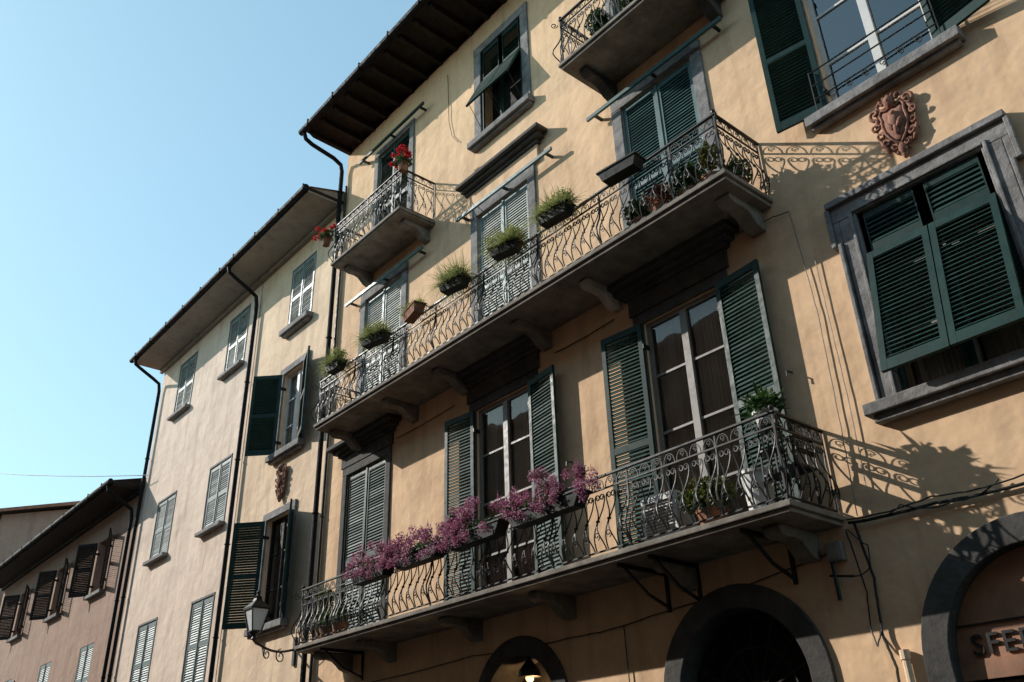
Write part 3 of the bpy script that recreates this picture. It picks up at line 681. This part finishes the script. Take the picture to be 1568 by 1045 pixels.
mb=MB(); trough(mb,(-5.75,-1.05,8.62),.6,.22,.15,'plastic',.1); tuft(mb,(-5.75,-1.05,8.75),90,.16,'leafy',1.3,.004,.25); mb.obj('hanging_planter')
for (x_,y_,z_,mat,n_,rr) in ((-4.75,-.6,8.5,'leafy',260,.16),(-5.1,-.6,8.35,'leaf',520,.24),(-5.5,-.65,8.3,'redleaf',260,.2),(-5.9,-.6,8.3,'leaf',420,.2),(-4.62,-.3,8.3,'leaf',300,.2)):
    mb=MB(); mb.lathe((x_,y_,7.932),[(.09,0),(.13,.22),(.14,.22),(.14,.25),(.12,.25)],'pot',12); mb.tube([(x_,y_,8.15),(x_,y_,z_)],.01,'brown'); leaves(mb,(x_,y_,z_),(rr,rr,rr*1.2),n_,.06,mat); tuft(mb,(x_,y_,z_),30,rr*1.5,mat,1,.012); mb.obj('potted_plant')
for (x_,y_,z_,n_) in ((-11.22,-.80,12.40,1),(-13.95,-.85,12.15,.7)):
    mb=MB(); mb.lathe((x_,y_,z_-.12),[(.07,0),(.10,.15),(.11,.15),(.11,.18),(.09,.18)],'pot',12)
    leaves(mb,(x_,y_,z_+.1),(.20,.18,.12),int(260*n_),.06,'leaf')
    for k in range(int(20*n_)): leaves(mb,(x_+random.uniform(-.28,.22),y_+random.uniform(-.15,.1),z_+.12+random.uniform(-.02,.26)),(.06,.06,.05),60,.035,'red')
    mb.obj('geranium_pot')
mb=MB(); cx,cy=-4.52,-.72
for a in range(4):
    dx=.13*math.cos(a*1.57+.78); dy=.13*math.sin(a*1.57+.78); mb.tube([(cx+dx,cy+dy,4.052),(cx+dx*.8,cy+dy*.8,4.85)],.01,'iron')
for z in (4.35,4.6,4.85): mb.lathe((cx,cy,z),[(.13,0),(.13,.015)],'iron',12)
mb.lathe((cx,cy,4.866),[(.08,0),(.12,.14),(.135,.14),(.135,.17),(.11,.17)],'white',14)
for k in range(34):
    a=k*2.4; L=random.uniform(.22,.42); el=random.uniform(.3,1.3); dr=V((math.cos(a)*math.cos(el),math.sin(a)*math.cos(el),math.sin(el)))
    side=dr.cross(Z).normalized(); p=V((cx,cy,5.02))
    pp=[p+dr*(L*t)-Z*(.3*L*t*t*math.cos(el)) for t in (0,.35,.7,1)]
    ws=[.014,.026,.02,.002]; vs=[]
    for b_,w_ in zip(pp,ws): vs+=[b_-side*w_,b_+side*w_]
    mb.add(vs,[(0,1,3,2),(2,3,5,4),(4,5,7,6)],'leaf')
leaves(mb,(cx,cy,5.1),(.22,.2,.16),160,.07,'leaf')
mb.obj('potted_plant')
mb=MB(); mb.lathe((-4.80,-.62,4.052),[(.12,0),(.16,.42),(.175,.42),(.175,.45),(.155,.45)],'white',18); mb.obj('white_bin')
mb=MB(); mb.lathe((-5.45,-.55,4.052),[(.12,0),(.16,.2),(.17,.2),(.17,.24),(.14,.24)],'pot',14); leaves(mb,(-5.45,-.6,4.45),(.36,.22,.20),900,.05,'leafy',up=.6); leaves(mb,(-5.45,-.6,4.4),(.32,.2,.2),500,.05,'leaf'); mb.obj('potted_plant')
mb=MB()
mb.box(-6.35,-5.85,-.62,-.30,4.10,4.62,'white')
for k in range(12): mb.box(-6.30,-5.90,-.632,-.6205,4.14+k*.036,4.15+k*.036,'beige')
mb.lathe((-6.1,-.46,4.052),[(.1,0),(.1,.045)],'iron',8)
mb.obj('air_conditioner',bevel=.01)
mb=MB()
for sx in (-4.72,-4.42):
    for sy in (-.5,-.2): mb.tube([(sx,sy,4.052),(sx,sy,4.50)],.012,'iron')
mb.box(-4.75,-4.39,-.53,-.17,4.50,4.52,'iron')
for z in (4.65,4.8,4.95): mb.box(-4.42,-4.40,-.53,-.17,z,z+.05,'iron')
for sy in (-.52,-.18): mb.tube([(-4.41,sy,4.5),(-4.38,sy,5.0)],.012,'iron')
mb.obj('balcony_chair')
for (x_,y_,zt,rr,n_,mt) in ((-13.35,-.62,4.75,.16,260,'leafy'),(-13.1,-.7,4.35,.2,350,'leaf'),(-12.7,-.7,4.35,.16,220,'leaf')):
    mb=MB(); mb.lathe((x_,y_,4.052),[(.09,0),(.13,.2),(.14,.2),(.14,.23),(.12,.23)],'pot',12); mb.tube([(x_,y_,4.25),(x_,y_,zt)],.01,'brown'); leaves(mb,(x_,y_,zt),(rr,rr,rr*1.2),n_,.06,mt); tuft(mb,(x_,y_,zt),40,.35,'leaf',.8,.008); mb.obj('potted_plant')
for x_ in (-6.2,-5.6):
    mb=MB(); mb.lathe((x_,-.6,11.502),[(.09,0),(.13,.2),(.14,.2),(.14,.23),(.12,.23)],'pot',12); leaves(mb,(x_,-.65,11.98),(.22,.2,.24),450,.06,'leaf'); mb.obj('potted_plant')
# shop lamp (lit) in small arch
mb=MB(); mb.lathe((-9.2,.15,3.12),[(.15,0),(.14,.08),(.03,.22),(.02,.26)],'iron',12); mb.obj('pendant_lamp')
m,nt,b=newmat('lit_bulb'); b.inputs['Emission Color'].default_value=(1,.6,.25,1); b.inputs['Emission Strength'].default_value=3; M['bulb']=m
mb=MB(); mb.ell((-9.2,.15,3.11),(.055,.055,.055),'bulb'); mb.obj('bulb',bpy.data.objects['pendant_lamp'])
ld=bpy.data.lights.new('pendant_light','POINT'); ld.energy=10; ld.color=(1,.58,.25); ld.shadow_soft_size=.03
lo=bpy.data.objects.new('pendant_light',ld); lo.location=(-9.2,.25,2.98); lo.parent=bpy.data.objects['pendant_lamp']; sc.collection.objects.link(lo)
mb=MB(); cable([(-24.9,-.2,10.3),(-60,-6,21)],.012,.6,'iron',30); mb.obj('overhead_wire')
# ================================================================= LIGHT, SKY, CAMERA
d=V((1.75,1.0,-1.15)); sd=-d.normalized()
sl=bpy.data.lights.new('sun','SUN'); sl.energy=5.0; sl.angle=math.radians(.5); sl.color=(1,.95,.88)
so=bpy.data.objects.new('sun',sl); so.rotation_euler=sd.to_track_quat('Z','Y').to_euler(); so.location=(-20,-20,30); sc.collection.objects.link(so)
w=bpy.data.worlds.new('World'); sc.world=w; w.use_nodes=True; nt=w.node_tree
bg=nt.nodes['Background']; sky=nt.nodes.new('ShaderNodeTexSky'); sky.sky_type='NISHITA'; sky.sun_disc=False
sky.sun_elevation=math.asin(sd.z); sky.sun_rotation=math.atan2(sd.x,sd.y)%(2*math.pi); sky.air_density=1.0; sky.dust_density=.6; sky.ozone_density=1.0
gm=nt.nodes.new('ShaderNodeGamma'); gm.inputs[1].default_value=.58; nt.links.new(sky.outputs[0],gm.inputs[0])
tn=nt.nodes.new('ShaderNodeMix'); tn.data_type='RGBA'; tn.blend_type='MULTIPLY'; tn.inputs[0].default_value=1; tn.inputs[7].default_value=(2.0,2.7,2.7,1)
nt.links.new(gm.outputs[0],tn.inputs[6]); nt.links.new(tn.outputs[2],bg.inputs[0]); bg.inputs[1].default_value=.15
R=Matrix(((.646,.374,.6655),(.763,-.283,-.5816),(-.029,.8835,-.4678)))
c0=V((R[0][0],R[1][0],R[2][0])).normalized(); c2=V((R[0][2],R[1][2],R[2][2])); c2=(c2-c0*c2.dot(c0)).normalized(); c1=c2.cross(c0)
cam=bpy.data.cameras.new('camera'); co=bpy.data.objects.new('camera',cam); sc.collection.objects.link(co)
co.matrix_world=Matrix(((c0.x,c1.x,c2.x,0),(c0.y,c1.y,c2.y,-8),(c0.z,c1.z,c2.z,1.6),(0,0,0,1)))
cam.sensor_width=36; cam.lens=1353/1568*36; cam.clip_end=2000
sc.camera=co
sc.view_settings.view_transform='Standard'; sc.view_settings.look='None'; sc.view_settings.exposure=0
